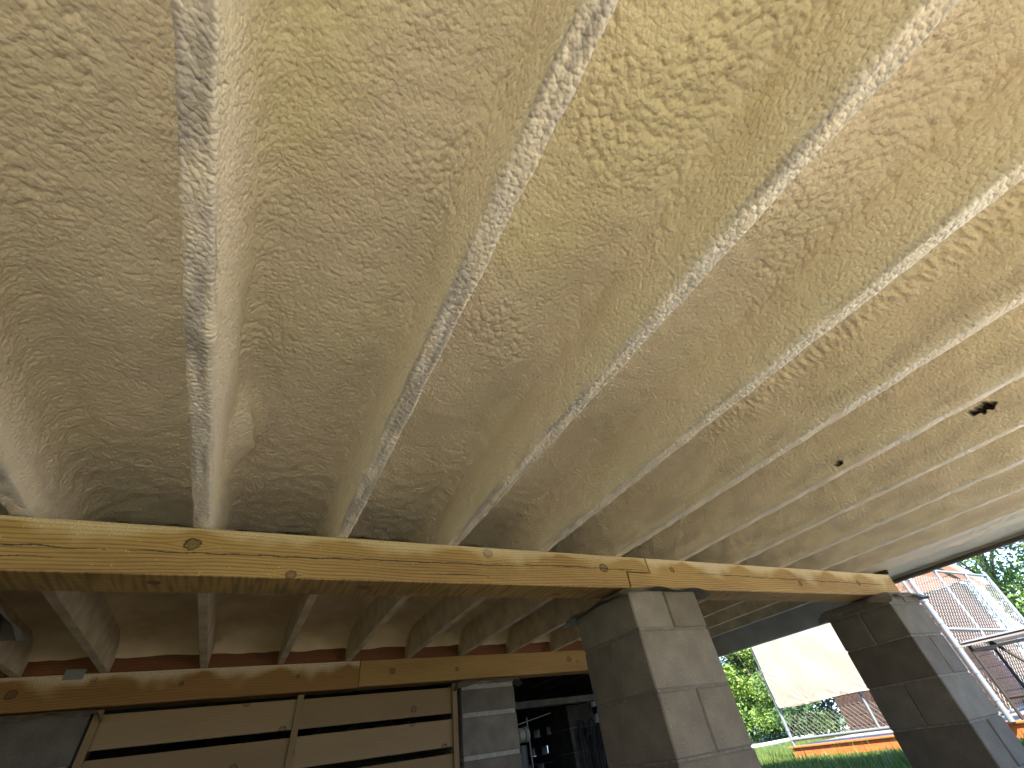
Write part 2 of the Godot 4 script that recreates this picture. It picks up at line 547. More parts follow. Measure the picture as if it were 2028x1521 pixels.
# one bay of sprayed foam as a grid of displaced points
func bay_grid(i: int, step: float) -> Dictionary:
	var depth := 0.20
	if i >= 4:
		depth = [0.19, 0.175, 0.16, 0.15, 0.145][mini(i - 4, 4)]
	var pr := profile(step, depth, 0.014 if i < 4 else 0.016, 0.048 if i < 4 else 0.05)
	var plen := prof_len
	if not so_at.has(i):
		so_at[i] = i * 0.9
	so_at[i + 1] = so_at[i] + plen
	var rows := z_rows(step)
	var nc := pr.size()
	var nr := rows.size()
	var P := PackedVector3Array()
	P.resize(nc * nr)
	var C := PackedColorArray()
	C.resize(nc * nr)
	var xo := X0 + SP * i
	var so: float = so_at[i]
	var fine := step < 0.009
	for r in nr:
		var z: float = rows[r]
		var lump := smoothstep(-1.10, -1.40, z)
		var thin := smoothstep(-1.60, -1.95, z)      # behind the girder the coat thins out
		for c in nc:
			var p: Array = pr[c]
			var x: float = p[0]
			var y: float = p[1]
			var s: float = so + p[4]
			var w: float = p[5]
			var d: float = n_low.get_noise_2d(s, z * 0.7) * 0.011 * w
			var m := n_mask.get_noise_2d(s * 1.3 + 40.0, z)
			d += n_mid.get_noise_2d(s, z) * (0.0016 * w + 0.0008) * (1.0 + 1.0 * lump)
			var tint := n_tint.get_noise_2d(s, z + 9.0)
			if fine:
				# popcorn in the open part of the bays, stretched ripples towards the left and the girder
				var pop := smoothstep(0.0, 0.35, m * 0.8 - 0.25 + 0.6 * smoothstep(-0.6, 0.05, z) * smoothstep(-1.2, 0.2, float(i)) * smoothstep(3.6, 2.0, float(i))) * w * smoothstep(0.5, 1.0, w)
				if pop > 0.0:
					var q := n_pop.get_noise_2d(s, z) + 1.0
					d += (0.5 - q * q) * 0.0085 * pop
				var rip := (1.0 - pop) * smoothstep(3.0, -0.2, float(i)) * w
				var gr := n_long.get_noise_2d(s * 0.5 + z * 0.08, z + n_mid.get_noise_2d(s, z) * 0.006) + 1.0
				d += (0.5 - gr * gr) * (0.0023 * rip + 0.0020 * lump * w) * (1.0 - 0.7 * thin)
				d += n_ripple.get_noise_2d(s * 0.40, z) * 0.0003 * rip
				var g := n_peel.get_noise_2d(s, z) + 1.0
				d += (0.5 - g * g) * 0.0020 * (1.0 - 0.4 * pop) * lerpf(0.45, 1.0, w) * (1.6 if i >= 3 else 1.0)
				if w < 0.9:
					var g2 := n_grit.get_noise_2d(s, z) + 1.0
					d += (0.5 - g2 * g2) * 0.0020 * (1.0 - w * w)
					d += n_wob.get_noise_2d(s * 3.0, z) * 0.0022 * (1.0 - w)
			# lumps of foam that swelled against the first joist's side and elsewhere
			if i == 0 and p[4] < 0.3:
				var e := Vector2((p[4] - 0.19) / 0.06, (z + 1.19) / 0.14)
				d += 0.05 * exp(-pow(e.length(), 4.0))
				e = Vector2((p[4] - 0.12) / 0.05, (z + 0.85) / 0.22)
				d += 0.014 * exp(-e.length_squared())
				e = Vector2(p[4] / 0.03, (z + 0.66) / 0.05)
				d += 0.007 * exp(-e.length_squared())
			if i == -1 and p[4] > prof_len - 0.1:
				var e2 := Vector2((p[4] - prof_len) / 0.03, (z + 0.66) / 0.05)
				d += 0.007 * exp(-e2.length_squared())
			var rope := 0.0
			if i == 3 and p[4] > 0.4:          # a thick rope of foam in the corner beside the next joist
				var e3: float = (p[4] - prof_len + 0.205 - 0.012 * n_low.get_noise_1d(z * 3.0)) / 0.034
				rope = exp(-e3 * e3) * smoothstep(-0.95, -0.6, z)
				d += 0.018 * rope * (0.8 + 0.35 * n_ripple.get_noise_2d(s * 0.2, z * 0.5))
			var dark := 0.0
			if i == 5 or i == 4:               # torn holes
				var hz := -0.24 if i == 5 else -0.618
				var hs := prof_len - (0.118 if i == 5 else 0.045)
				var hr := Vector2(0.014, 0.042) if i == 5 else Vector2(0.006, 0.016)
				var h := Vector2((p[4] - hs) / hr.x, (z - hz) / hr.y)
				var hl := h.length() + 0.45 * n_wob.get_noise_2d(s * 5.0, z * 5.0)
				if hl < 1.15:
					dark = smoothstep(1.02, 0.92, hl)
					d -= 0.035 * smoothstep(1.05, 0.85, hl)
			P[r * nc + c] = Vector3(xo + x + p[2] * d - signf(x - SP / 2.0) * -0.002 * thin * (1.0 - w), HJ + y + p[3] * d + thin * 0.012 * w, z)
			# colour: cream, greener or pinker in patches; greyish overspray on the undersides
			var col := Color(0.745, 0.655, 0.505).lerp(Color(0.735, 0.665, 0.46), clampf(tint * 0.55, 0.0, 1.0)).lerp(Color(0.755, 0.64, 0.505), clampf(-tint * 0.55, 0.0, 1.0))
			if i == 0 or i == 1:           # fresh, still yellowish foam
				var yel := exp(-pow((p[4] - 0.26 - 0.08 * i) / (0.09 + 0.08 * i), 2.0)) * smoothstep(-0.75, -0.25, z + 0.25 * tint)
				col = col.lerp(Color(0.76, 0.69, 0.36), 0.42 * yel)
			col = col.lerp(Color(0.78, 0.68, 0.50), rope)
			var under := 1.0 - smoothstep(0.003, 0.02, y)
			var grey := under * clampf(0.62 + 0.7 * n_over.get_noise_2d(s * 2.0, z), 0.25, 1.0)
			col = col.lerp(Color(0.64, 0.58, 0.49).lerp(Color(0.82, 0.77, 0.67), smoothstep(0.9, 2.6, i + p[4]) * smoothstep(-0.7, 0.0, z)), grey)  # bright light on the right joists near the camera, painted as a paler tone
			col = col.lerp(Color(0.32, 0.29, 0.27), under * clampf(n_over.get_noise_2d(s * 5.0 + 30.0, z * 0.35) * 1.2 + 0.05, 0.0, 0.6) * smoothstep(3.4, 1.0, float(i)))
			if i >= 3 and p[4] > 0.3:  # shade beside the right-hand ridges, painted into the foam colour
				var side_shade := smoothstep(0.012, 0.03, y) * smoothstep(0.12, 0.05, y) * clampf(0.5 + 1.2 * n_over.get_noise_2d(s * 2.0 + 70.0, z * 0.6), 0.0, 1.0)
				col = col.lerp(Color(0.40, 0.335, 0.28), 0.35 * side_shade)
			if dark > 0.0:
				col = col.lerp(Color(0.012, 0.009, 0.007), dark)
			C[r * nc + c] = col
	var N := PackedVector3Array()
	N.resize(nc * nr)
	for r in nr:
		var ru := maxi(r - 1, 0) * nc
		var rd := mini(r + 1, nr - 1) * nc
		for c in nc:
			var a := P[r * nc + mini(c + 1, nc - 1)] - P[r * nc + maxi(c - 1, 0)]
			var b := P[rd + c] - P[ru + c]
			N[r * nc + c] = b.cross(a).normalized()
	return {"P": P, "N": N, "C": C, "pr": pr, "nc": nc, "nr": nr, "i": i, "depth": depth}

func take(g: Dictionary, c0: int, c1: int, buf: Dictionary, origin: Vector3):
	# columns c0..c1 of a grid are added to a mesh in the making
	var nc: int = g.nc
	var w := c1 - c0 + 1
	var first: int = buf.p.size()
	var P: PackedVector3Array = g.P
	var N: PackedVector3Array = g.N
	var C: PackedColorArray = g.C
	var so: float = so_at[g.i]
	for r in g.nr:
		for c in range(c0, c1 + 1):
			var k: int = r * nc + c
			buf.p.append(P[k] - origin)
			buf.n.append(N[k])
			buf.c.append(C[k])
			buf.u.append(Vector2((so + g.pr[c][4]) * 2.5, P[k].z * 2.5))
	for r in g.nr - 1:
		for c in w - 1:
			var a: int = first + r * w + c
			# seen from below: clockwise
			buf.x.append(a); buf.x.append(a + 1); buf.x.append(a + w)
			buf.x.append(a + 1); buf.x.append(a + w + 1); buf.x.append(a + w)

func buffers() -> Dictionary:
	return {"p": PackedVector3Array(), "n": PackedVector3Array(), "c": PackedColorArray(), "u": PackedVector2Array(), "x": PackedInt32Array()}

func from_buf(b: Dictionary) -> ArrayMesh:
	return arrays_mesh(b.p, b.n, b.u, b.x, b.c)

func build_foam():
	var lo := -4
	var hi := 9          # bays lo..hi; joist j stands at the left of bay j
	var grids := {}
	for i in range(lo, hi):
		var step := 0.03
		if i >= -1 and i <= 1:
			step = 0.0026
		elif i >= -2 and i <= 3:
			step = 0.0036
		elif i > 3 and i <= 5:
			step = 0.0052
		elif i > 5:
			step = 0.007
		grids[i] = bay_grid(i, step)
	for i in range(lo, hi):
		var g: Dictionary = grids[i]
		var cut := 0
		while g.pr[cut][1] < minf(0.10, g.depth * 0.5):
			cut += 1
		g.cut = cut
		var b := buffers()
		var o := Vector3(X0 + SP * i, HJ, 0)
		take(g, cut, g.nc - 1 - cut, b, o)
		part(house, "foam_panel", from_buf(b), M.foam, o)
	for j in range(lo, hi + 1):
		var b := buffers()
		var o := Vector3(X0 + SP * j, HJ, 0)
		if grids.has(j - 1):
			var g: Dictionary = grids[j - 1]
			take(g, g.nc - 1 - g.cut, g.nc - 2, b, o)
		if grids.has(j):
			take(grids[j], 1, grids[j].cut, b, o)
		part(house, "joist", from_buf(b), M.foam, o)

# behind the near girder the coat is thin: bare-edged joists, a smooth skin between them
func far_x(j: int) -> float:
	return X0 + SP * j - (0.05 if j == -1 else 0.0)

func build_far_joists():
	for j in range(-9, 11):
		var x := far_x(j)
		part(house, "joist", box(Vector3(0.038, 0.235, 1.50), 0.002), M.far_joist, Vector3(x, HJ + 0.1185, -2.70))
		# skin of foam between this joist and the next, curving down to the band board
		if j < 10:
			var xa := x + 0.0175
			var x1 := far_x(j + 1) - 0.0175
			var f := func(u: float, v: float) -> Vector3:
				var a := u * 2.0 - 1.0
				var y := 0.205 - 0.035 * pow(absf(a), 4.0) + 0.005 * n_mid.get_noise_2d(u * 0.6 + j, v * 1.2)
				var zz := lerpf(-1.97, -3.22, minf(v / 0.6, 1.0))
				if v > 0.6:
					var q := (v - 0.6) / 0.4 * PI / 2.0
					zz = -3.22 - 0.20 * sin(q)
					y = lerpf(0.070 + 0.008 * n_mid.get_noise_1d((u + j) * 0.16), y, cos(q))
				return Vector3(lerpf(xa, x1, u), HJ + y, zz)
			part(house, "foam_panel", sheet(18, 50, f, 0.003), M.skin)
	pbox(house, "band_board", Vector3(-4.0, HJ + 0.003, -3.50), Vector3(RIM, HJ + 0.24, -3.445), M.redwood)

# ---------------------------------------------------------------- timber
# a straight timber whose front outline is «pts» (clockwise or not, world x and y), from z0 back by «deep»; the texture's upper half is its face, the lower half its underside
func timber(pts: Array, z0: float, deep: float, b: float, x_from: float, metres: float, y_top: float, tall: float) -> ArrayMesh:
	var st := new_st()
	var n := pts.size()
	var area := 0.0
	for k in n:
		area += pts[k].cross(pts[(k + 1) % n])
	var inset := []
	for k in n:
		var a: Vector2 = (pts[k] - pts[(k + n - 1) % n]).normalized()
		var c: Vector2 = (pts[(k + 1) % n] - pts[k]).normalized()
		var na := Vector2(a.y, -a.x) * (-1.0 if area > 0.0 else 1.0)
		var nb := Vector2(c.y, -c.x) * (-1.0 if area > 0.0 else 1.0)
		var mid := (na + nb).normalized()
		inset.append(pts[k] + mid * (b / maxf(0.3, mid.dot(na))))
	var uvf := func(p: Vector3, under: bool) -> Vector2:
		var v := (y_top - p.y) / tall
		if under:
			v = 0.5 + (z0 - p.z) / deep * 0.5
		else:
			v *= 0.5
		return Vector2((p.x - x_from) / metres, clampf(v, 0.002, 0.998))
	var put := func(q: Array, out: Vector3, under: bool):
		var nn: Vector3 = (q[1] - q[0]).cross(q[2] - q[0])
		if nn.dot(out) > 0.0:
			q.reverse()
		for k in range(1, q.size() - 1):
			for v in [q[0], q[k], q[k + 1]]:
				st.set_normal(out.normalized())
				st.set_uv(uvf.call(v, under))
				st.add_vertex(v)
	var tri := Geometry2D.triangulate_polygon(PackedVector2Array(inset))
	for t in range(0, tri.size(), 3):
		for side in [[z0, 1.0], [z0 - deep, -1.0]]:
			var q := []
			for e in 3:
				var p: Vector2 = inset[tri[t + e]]
				q.append(Vector3(p.x, p.y, side[0]))
			put.call(q, Vector3(0, 0, side[1]), false)
	for k in n:
		var k2 := (k + 1) % n
		var d: Vector2 = (pts[k2] - pts[k]).normalized()
		var o2 := Vector2(d.y, -d.x) * (1.0 if area > 0.0 else -1.0)
		var o := Vector3(o2.x, o2.y, 0)
		var under := o.y < -0.5
		var P0: Vector2 = pts[k]; var P1: Vector2 = pts[k2]; var I0: Vector2 = inset[k]; var I1: Vector2 = inset[k2]
		put.call([Vector3(P0.x, P0.y, z0 - b), Vector3(P1.x, P1.y, z0 - b), Vector3(P1.x, P1.y, z0 - deep + b), Vector3(P0.x, P0.y, z0 - deep + b)], o, under)
		put.call([Vector3(P0.x, P0.y, z0 - b), Vector3(P1.x, P1.y, z0 - b), Vector3(I1.x, I1.y, z0), Vector3(I0.x, I0.y, z0)], (o + Vector3.BACK), false)
		put.call([Vector3(P0.x, P0.y, z0 - deep + b), Vector3(P1.x, P1.y, z0 - deep + b), Vector3(I1.x, I1.y, z0 - deep), Vector3(I0.x, I0.y, z0 - deep)], (o + Vector3.FORWARD), false)
	return st.commit()

func wood_mat(t: Texture2D) -> StandardMaterial3D:
	var m := mat(Color.WHITE, 0.75)
	m.albedo_texture = t
	return m

func build_girders():
	var yt := HJ - 0.003
	var yb := 1.010
	var ym := (yt + yb) / 2.0 + 0.004
	# near girder: two timbers half-lapped over the middle pier
	var pale := Color(0.60, 0.485, 0.265)
	var dark := Color(0.36, 0.25, 0.115)
	# under every joist the face stayed clean; between joists the spray frosted it
	var frost := []
	for j in range(-2, 5):
		frost.append([X0 + SP * (j + 0.5) + 3.0 + 0.02 * j, 0.17, 0.062 + 0.018 * (absi(j * 7) % 3), 0.6])
	var xa := -3.0
	var tl := wood_image(2048, 192, 4.7, 0.29, 400, [[2.785, 0.052, 0.017], [3.746, 0.024, 0.016], [4.309, 0.059, 0.018], [1.9, 0.05, 0.015], [0.8, 0.08, 0.015], [3.065, 0.133, 0.013], [2.72, 0.205, 0.012], [3.3, 0.21, 0.014], [4.1, 0.24, 0.013]], pale, dark, frost, 420, [[2.62, 3.35, 0.078, -0.006], [3.28, 3.95, 0.071, -0.003], [3.85, 4.55, 0.062, -0.004], [1.2, 2.6, 0.07, 0.006], [2.1, 2.5, 0.105, 0.003], [3.5, 3.75, 0.112, 0.0]], true)
	var m1 := timber([Vector2(xa, yt), Vector2(1.573, yt), Vector2(1.577, ym), Vector2(1.437, ym), Vector2(1.433, yb), Vector2(xa, yb)], ZG, 0.147, 0.0025, xa, 4.7, yt, yt - yb)
	top("wooden_beam", m1, wood_mat(tl), "long yellow pine girder with round knots, front one, from the left edge to the splice", "beam", Vector3.ZERO)
	var frost2 := []
	for j in range(4, 10):
		frost2.append([X0 + SP * (j + 0.5) - 1.43, 0.14, 0.085 + 0.03 * (j % 2), 0.75])
	var tr := wood_image(1024, 192, 2.42, 0.29, 430, [[1.30, 0.088, 0.014], [1.94, 0.069, 0.015], [0.3, 0.05, 0.012], [0.7, 0.2, 0.014], [1.1, 0.22, 0.014]], Color(0.63, 0.51, 0.285), Color(0.40, 0.28, 0.13), frost2, 20, [[0.4, 2.3, 0.062, 0.006]], true)
	var m2 := timber([Vector2(1.5795, yt), Vector2(3.841, yt), Vector2(3.841, yb), Vector2(1.4395, yb), Vector2(1.4425, ym - 0.004), Vector2(1.5825, ym - 0.004)], ZG, 0.147, 0.0025, 1.43, 2.42, yt, yt - yb)
	top("wooden_beam", m2, wood_mat(tr), "shorter yellow pine girder, front one, from the splice to the right pier", "beam", Vector3.ZERO)
	# far girder: butted
	var frost3 := []
	for j in range(-3, 3):
		frost3.append([X0 + SP * (j + 0.5) + 3.0, 0.17, 0.10, 0.85])
	var bl := wood_image(1536, 160, 3.7, 0.30, 460, [[2.008, 0.074, 0.018], [2.707, 0.067, 0.010], [2.307, 0.026, 0.012], [3.31, 0.066, 0.010], [0.9, 0.08, 0.014]], Color(0.56, 0.41, 0.21), Color(0.42, 0.27, 0.12), frost3, 0)
	top("wooden_beam", timber([Vector2(xa, yt), Vector2(0.681, yt), Vector2(0.681, 0.999), Vector2(xa, 0.999)], ZB, 0.147, 0.0025, xa, 3.7, yt, yt - 0.999), wood_mat(bl), "brown pine girder with white frosted patches, at the back above the slatted panel", "beam")
	var br := wood_image(1024, 160, 3.4, 0.30, 480, [[0.69, 0.082, 0.012], [1.68, 0.06, 0.018], [1.76, 0.08, 0.008], [0.22, 0.07, 0.016]], Color(0.63, 0.50, 0.28), Color(0.48, 0.33, 0.16))
	top("wooden_beam", timber([Vector2(0.685, yt), Vector2(3.9, yt), Vector2(3.9, 1.003), Vector2(0.685, 1.003)], ZB, 0.147, 0.0025, 0.68, 3.4, yt, yt - 1.003), wood_mat(br), "clean yellow pine girder at the back, ending behind the middle pier", "beam")

# ---------------------------------------------------------------- piers
func pier(x0: float, x1: float, z0: float, joints: Array, y_top: float, first_along_x: bool, label: String, mt: Material, mo: Material, gap := 0.006, ends := true, shade := 1.0) -> Node3D:
	# joints: heights of the bed joints from the top down; z0 is the front face, the pier is 0.41 deep
	var o := thing("block_pier", label, "pier", Vector3((x0 + x1) / 2, 0, z0 - 0.205), "concrete block piers under the girders")
	var z1 := z0 - 0.41
	var tones := []
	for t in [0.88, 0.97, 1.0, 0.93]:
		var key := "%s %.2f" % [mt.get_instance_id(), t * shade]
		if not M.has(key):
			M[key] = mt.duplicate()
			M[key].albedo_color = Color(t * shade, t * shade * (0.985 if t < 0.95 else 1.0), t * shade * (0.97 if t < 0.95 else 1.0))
		tones.append(M[key])
	var ys := [y_top]
	ys.append_array(joints)
	var along := first_along_x
	for k in ys.size() - 1:
		var hi: float = ys[k] - gap / 2
		var lo: float = ys[k + 1] + gap / 2
		for e in 2:
			var j := rng.randf_range(-0.0025, 0.0025)
			var j2 := rng.randf_range(-0.0025, 0.0025)
			if along and ends:      # two blocks side by side, their ends to the front
				var xm := (x0 + x1) / 2
				if e == 0:
					pbox(o, "block", Vector3(x0 + j, lo, z1), Vector3(xm - gap / 2, hi, z0 + j2), tones[rng.randi() % 4], 0.006)
				else:
					pbox(o, "block", Vector3(xm + gap / 2, lo, z1), Vector3(x1 + j, hi, z0 + j2), tones[rng.randi() % 4], 0.006)
			else:
				var zm := (z0 + z1) / 2
				if e == 0:
					pbox(o, "block", Vector3(x0 + j, lo, zm + gap / 2), Vector3(x1 + j, hi, z0 + j2), tones[rng.randi() % 4], 0.006)
				else:
					pbox(o, "block", Vector3(x0 + j2, lo, z1), Vector3(x1 + j2, hi, zm - gap / 2), tones[rng.randi() % 4], 0.006)
		along = not along
	var low: float = ys[-1]
	pbox(o, "mortar", Vector3(x0 + 0.006, low, z1 + 0.006), Vector3(x1 - 0.006, y_top - 0.002, z0 - 0.0055), mo)
	return o

func flashing(x0: float, x1: float, z0: float, y: float, seed_: int, label: String, hang := 0.035):
	# a loose sheet of metal on a pier, bent down unevenly round its rim
	var n := fnl(seed_, 4.0)
	var ov := 0.055
	var zb := z0 - 0.41
	var f := func(u: float, v: float) -> Vector3:
		var x := lerpf(x0 - ov, x1 + ov, u)
		var z := lerpf(zb - ov, z0 + ov * 0.8, v)
		var e := maxf(maxf(x0 - x, x - x1), maxf(zb - z, z - z0))
		var t := clampf(e / ov, 0.0, 1.0)
		var corner := absf(u - 0.5) * absf(v - 0.5) * 4.0
		var dip := -hang * t * t * (1.0 + 0.5 * corner) + n.get_noise_2d(u * 0.6, v * 0.6 + seed_) * 0.022 * t
		return Vector3(x, y + dip, z)
	top("metal_flashing", sheet(26, 26, f, 0.0016), M.flashing, label, "flashing", Vector3.ZERO, "metal flashings on the piers")

func build_piers():
	var chip := func(u: float, v: float) -> Vector3:
		var a := lerpf(-0.3, 2.2, u)
		return Vector3(3.80 + 0.055 * u + 0.012 * v, 1.155 + 0.028 * sin(a) + 0.006 * v, ZG + 0.012 - 0.09 * v + 0.01 * cos(a * 2.0))
	top("bark_strip", sheet(10, 6, chip, 0.003), M.bark, "dark curled strip of bark lying on the right end of the front girder", "bark")
	rng.seed = 5
	pier(-1.062, -0.652, -1.49, [0.847, 0.638, 0.437, 0.234, 0.031, -0.17], 1.003, true, "concrete block pier left of the picture, under the left part of the front girder", M.block, M.mortar)
	pier(1.402, 1.812, -1.487, [0.847, 0.638, 0.437, 0.234, 0.031, -0.17], 1.003, true, "brownish concrete block pier in the middle, under the splice of the front girder", M.block, M.mortar)
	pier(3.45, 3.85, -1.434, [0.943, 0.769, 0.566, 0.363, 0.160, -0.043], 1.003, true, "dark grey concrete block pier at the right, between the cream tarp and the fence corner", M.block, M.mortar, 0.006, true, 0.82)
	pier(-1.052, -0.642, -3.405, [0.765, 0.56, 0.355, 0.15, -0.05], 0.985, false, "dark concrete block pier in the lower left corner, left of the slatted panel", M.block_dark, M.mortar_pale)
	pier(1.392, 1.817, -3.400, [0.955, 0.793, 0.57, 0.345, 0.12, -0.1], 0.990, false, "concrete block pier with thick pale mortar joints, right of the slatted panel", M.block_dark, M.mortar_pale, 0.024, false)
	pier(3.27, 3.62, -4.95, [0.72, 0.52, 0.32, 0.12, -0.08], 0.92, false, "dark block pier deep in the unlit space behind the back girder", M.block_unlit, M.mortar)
	flashing(-1.062, -0.652, -1.49, 1.006, 61, "bent metal sheet corner poking out below the front girder at the left edge")
	flashing(1.402, 1.812, -1.487, 1.006, 62, "thin curled metal sheet between the middle pier and the spliced girder", 0.02)
	flashing(3.45, 3.85, -1.434, 1.006, 63, "thin metal sheet on the right pier, with a dark pointed corner before the fence")
	flashing(-1.052, -0.642, -3.405, 0.989, 64, "dull metal sheet squeezed on the dark lower left pier")
	flashing(1.392, 1.817, -3.400, 0.994, 65, "small bent metal sheet on the pier with thick pale joints")

# ---------------------------------------------------------------- the panel, pipes and the dark space behind
func build_panel():
	var o := thing("slatted_panel", "panel of wide pale pine boards with dark gaps and three upright battens", "panel", Vector3(0.36, 0, -3.43))
	rng.seed = 8
	var y := 0.966
	var k := 0
	while y > 0.05:
		var h := 0.145 + rng.randf_range(-0.003, 0.005)
		var lo := maxf(y - h, 0.02)
		for e in 2:
			var a := -0.618 if e == 0 else 0.342
			var b := 0.338 if e == 0 else 1.366
			var d := rng.randf_range(-0.003, 0.003)
			pbox(o, "board", Vector3(a, lo + d, -3.452), Vector3(b, y + d, -3.432), M.board if (k + e) % 2 == 0 else M.board2, 0.002)
		y = lo - 0.036
		k += 1
	for q in [[-0.612, -0.005], [0.341, -0.018], [1.352, 0.006]]:
		var tall := 0.96
		var st := new_st()
		box_into(st, Vector3(tall, 0.036, 0.019), Vector3.ZERO, 0.0015)
		var turn := Basis(Vector3(0, 0, 1), PI / 2 + q[1])
		var bt := part(o, "batten", st.commit(), M.board2, Vector3(q[0], 0.505, -3.4215), turn)
		for s in 7:
			var nail := CylinderMesh.new()
			nail.top_radius = 0.0025; nail.bottom_radius = 0.0025; nail.height = 0.003; nail.radial_segments = 8; nail.rings = 1
			part(bt, "nail", nail, M.black, Vector3(q[0] - q[1] * 0.0, 0.505, -3.4215) + turn * Vector3(0.43 - s * 0.125, rng.randf_range(-0.006, 0.006), 0.0105), Basis(Vector3.RIGHT, PI / 2))
	# a galvanised tie on the back girder
	var st2 := new_st()
	box_into(st2, Vector3(0.085, 0.046, 0.002), Vector3(-0.782, 1.147, ZB + 0.003), 0.0005)
	box_into(st2, Vector3(0.085, 0.002, 0.05), Vector3(-0.782, 1.171, ZB - 0.022), 0.0005)
	for e in 5:
		tube_into(st2, [Vector3(-0.815 + e * 0.016, 1.150 + 0.008 * (e % 2), ZB + 0.003), Vector3(-0.815 + e * 0.016, 1.150 + 0.008 * (e % 2), ZB + 0.006)], 0.003, 6)
	top("metal_bracket", st2.commit(), M.steel, "small galvanised metal tie nailed under a joist on the back girder", "bracket")

func build_dark_space():
	# foundation wall far back with gaps that let daylight in
	var o := thing("foundation_wall", "dark far foundation wall with small square openings showing daylight", "wall", Vector3(0, 0, -8.1))
	var holes := [[4.87, 0.867], [4.87, 0.63], [4.60, 0.612], [4.286, 0.609], [4.87, 0.409], [4.64, 0.416], [3.6, 0.63], [3.2, 0.63], [3.9, 0.83], [2.6, 0.63], [0.6, 0.63]]
	wall_with_holes(o, holes, true, -8.1, -7.0, 6.3)
	var o2 := thing("foundation_wall", "dark side foundation wall behind the middle pier with narrow slots of daylight", "wall", Vector3(4.06, 0, -6))
	var slots := []
	for k in 9:
		for q in 3:
			if (k * 5 + q * 3) % 7 != 2:
				slots.append([-4.42 - 0.375 * k + (0.17 if q % 2 == 1 else 0.0), [0.425, 0.605, 0.806][q]])
	slots.append([-5.55, 0.97])
	wall_with_holes(o2, slots, false, 4.06, -8.0, -3.76)
	# pipes
	var p := thing("drain_pipe", "off-white plastic drain pipe with a ribbed coupling in the dark opening", "pipe", Vector3(2.4, 0.7, -4.6))
	part(p, "pipe", tube([Vector3(1.9, 0.66, -4.6), Vector3(2.44, 0.70, -4.6)], 0.045, 16), M.pvc)
	part(p, "coupling", tube([Vector3(2.44, 0.70, -4.6), Vector3(2.50, 0.704, -4.6)], 0.056, 16), M.pvc)
	part(p, "coupling", tube([Vector3(2.508, 0.704, -4.6), Vector3(2.545, 0.707, -4.6)], 0.060, 16), M.pvc)
	top("duct_pipe", tube([Vector3(2.54, 0.0, -4.8), Vector3(2.56, 0.63, -4.8)], 0.07, 18), M.grey_pipe, "thick grey blue standing pipe under the plastic drain pipe", "pipe")
	top("conduit", tube([Vector3(2.80, -0.02, -5.0), Vector3(2.78, 0.86, -5.0)], 0.008, 8), M.steel, "thin upright conduit beside the plastic drain pipe", "conduit")
	top("brace_rod", tube([Vector3(2.62, 0.80, -5.02), Vector3(3.10, 0.875, -5.02)], 0.006, 8), M.steel, "thin slanting rod in the dark opening above the drain pipe", "rod")
	# hoses hung over a bracket before the far pier
	var st := new_st()
	for k in 7:
		var pts := []
		var cx := 3.40 + 0.035 * k - 0.02 * (k % 3)
		var ct := 0.72 - 0.06 * (k % 4)
		for q in 21:
			var t := PI * (1.0 - q / 20.0)
			pts.append(Vector3(cx + 0.06 * cos(t), ct + 0.05 * sin(t) - 0.42 * pow(absf(cos(t)), 6.0), -4.9 + 0.025 * (k % 3)))
		tube_into(st, pts, 0.010, 8)
	top("garden_hose", st.commit(), M.black, "black hose hung in loops before the dark pier", "hose")

func wall_with_holes(o: Node3D, holes: Array, along_x: bool, plane: float, a: float, b: float):
	# courses of blocks 0.2 high; a hole leaves out a piece 0.1 wide and 0.09 high
	var ys := [-0.1]
	var cuts := []
	for h in holes:
		cuts.append(h[1] - 0.045)
		cuts.append(h[1] + 0.045)
	cuts.append(1.0)
	cuts.append(1.26)
	cuts.sort()
	for c in cuts:
		if c - ys[-1] > 0.004:
			ys.append(c)
	for k in ys.size() - 1:
		var lo: float = ys[k]
		var hi: float = ys[k + 1]
		var mid := (lo + hi) / 2
		var gaps := []
		for h in holes:
			if absf(h[1] - mid) < 0.044:
				gaps.append([h[0] - (0.055 if along_x else 0.085), h[0] + (0.055 if along_x else 0.085)])
		gaps.sort()
		var at := a
		gaps.append([b, b])
		for g in gaps:
			if g[0] - at > 0.003:
				if along_x:
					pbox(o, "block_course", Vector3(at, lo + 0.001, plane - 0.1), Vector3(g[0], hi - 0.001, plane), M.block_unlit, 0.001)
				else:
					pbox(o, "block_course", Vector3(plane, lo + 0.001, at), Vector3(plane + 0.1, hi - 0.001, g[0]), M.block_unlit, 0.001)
			at = maxf(at, g[1])

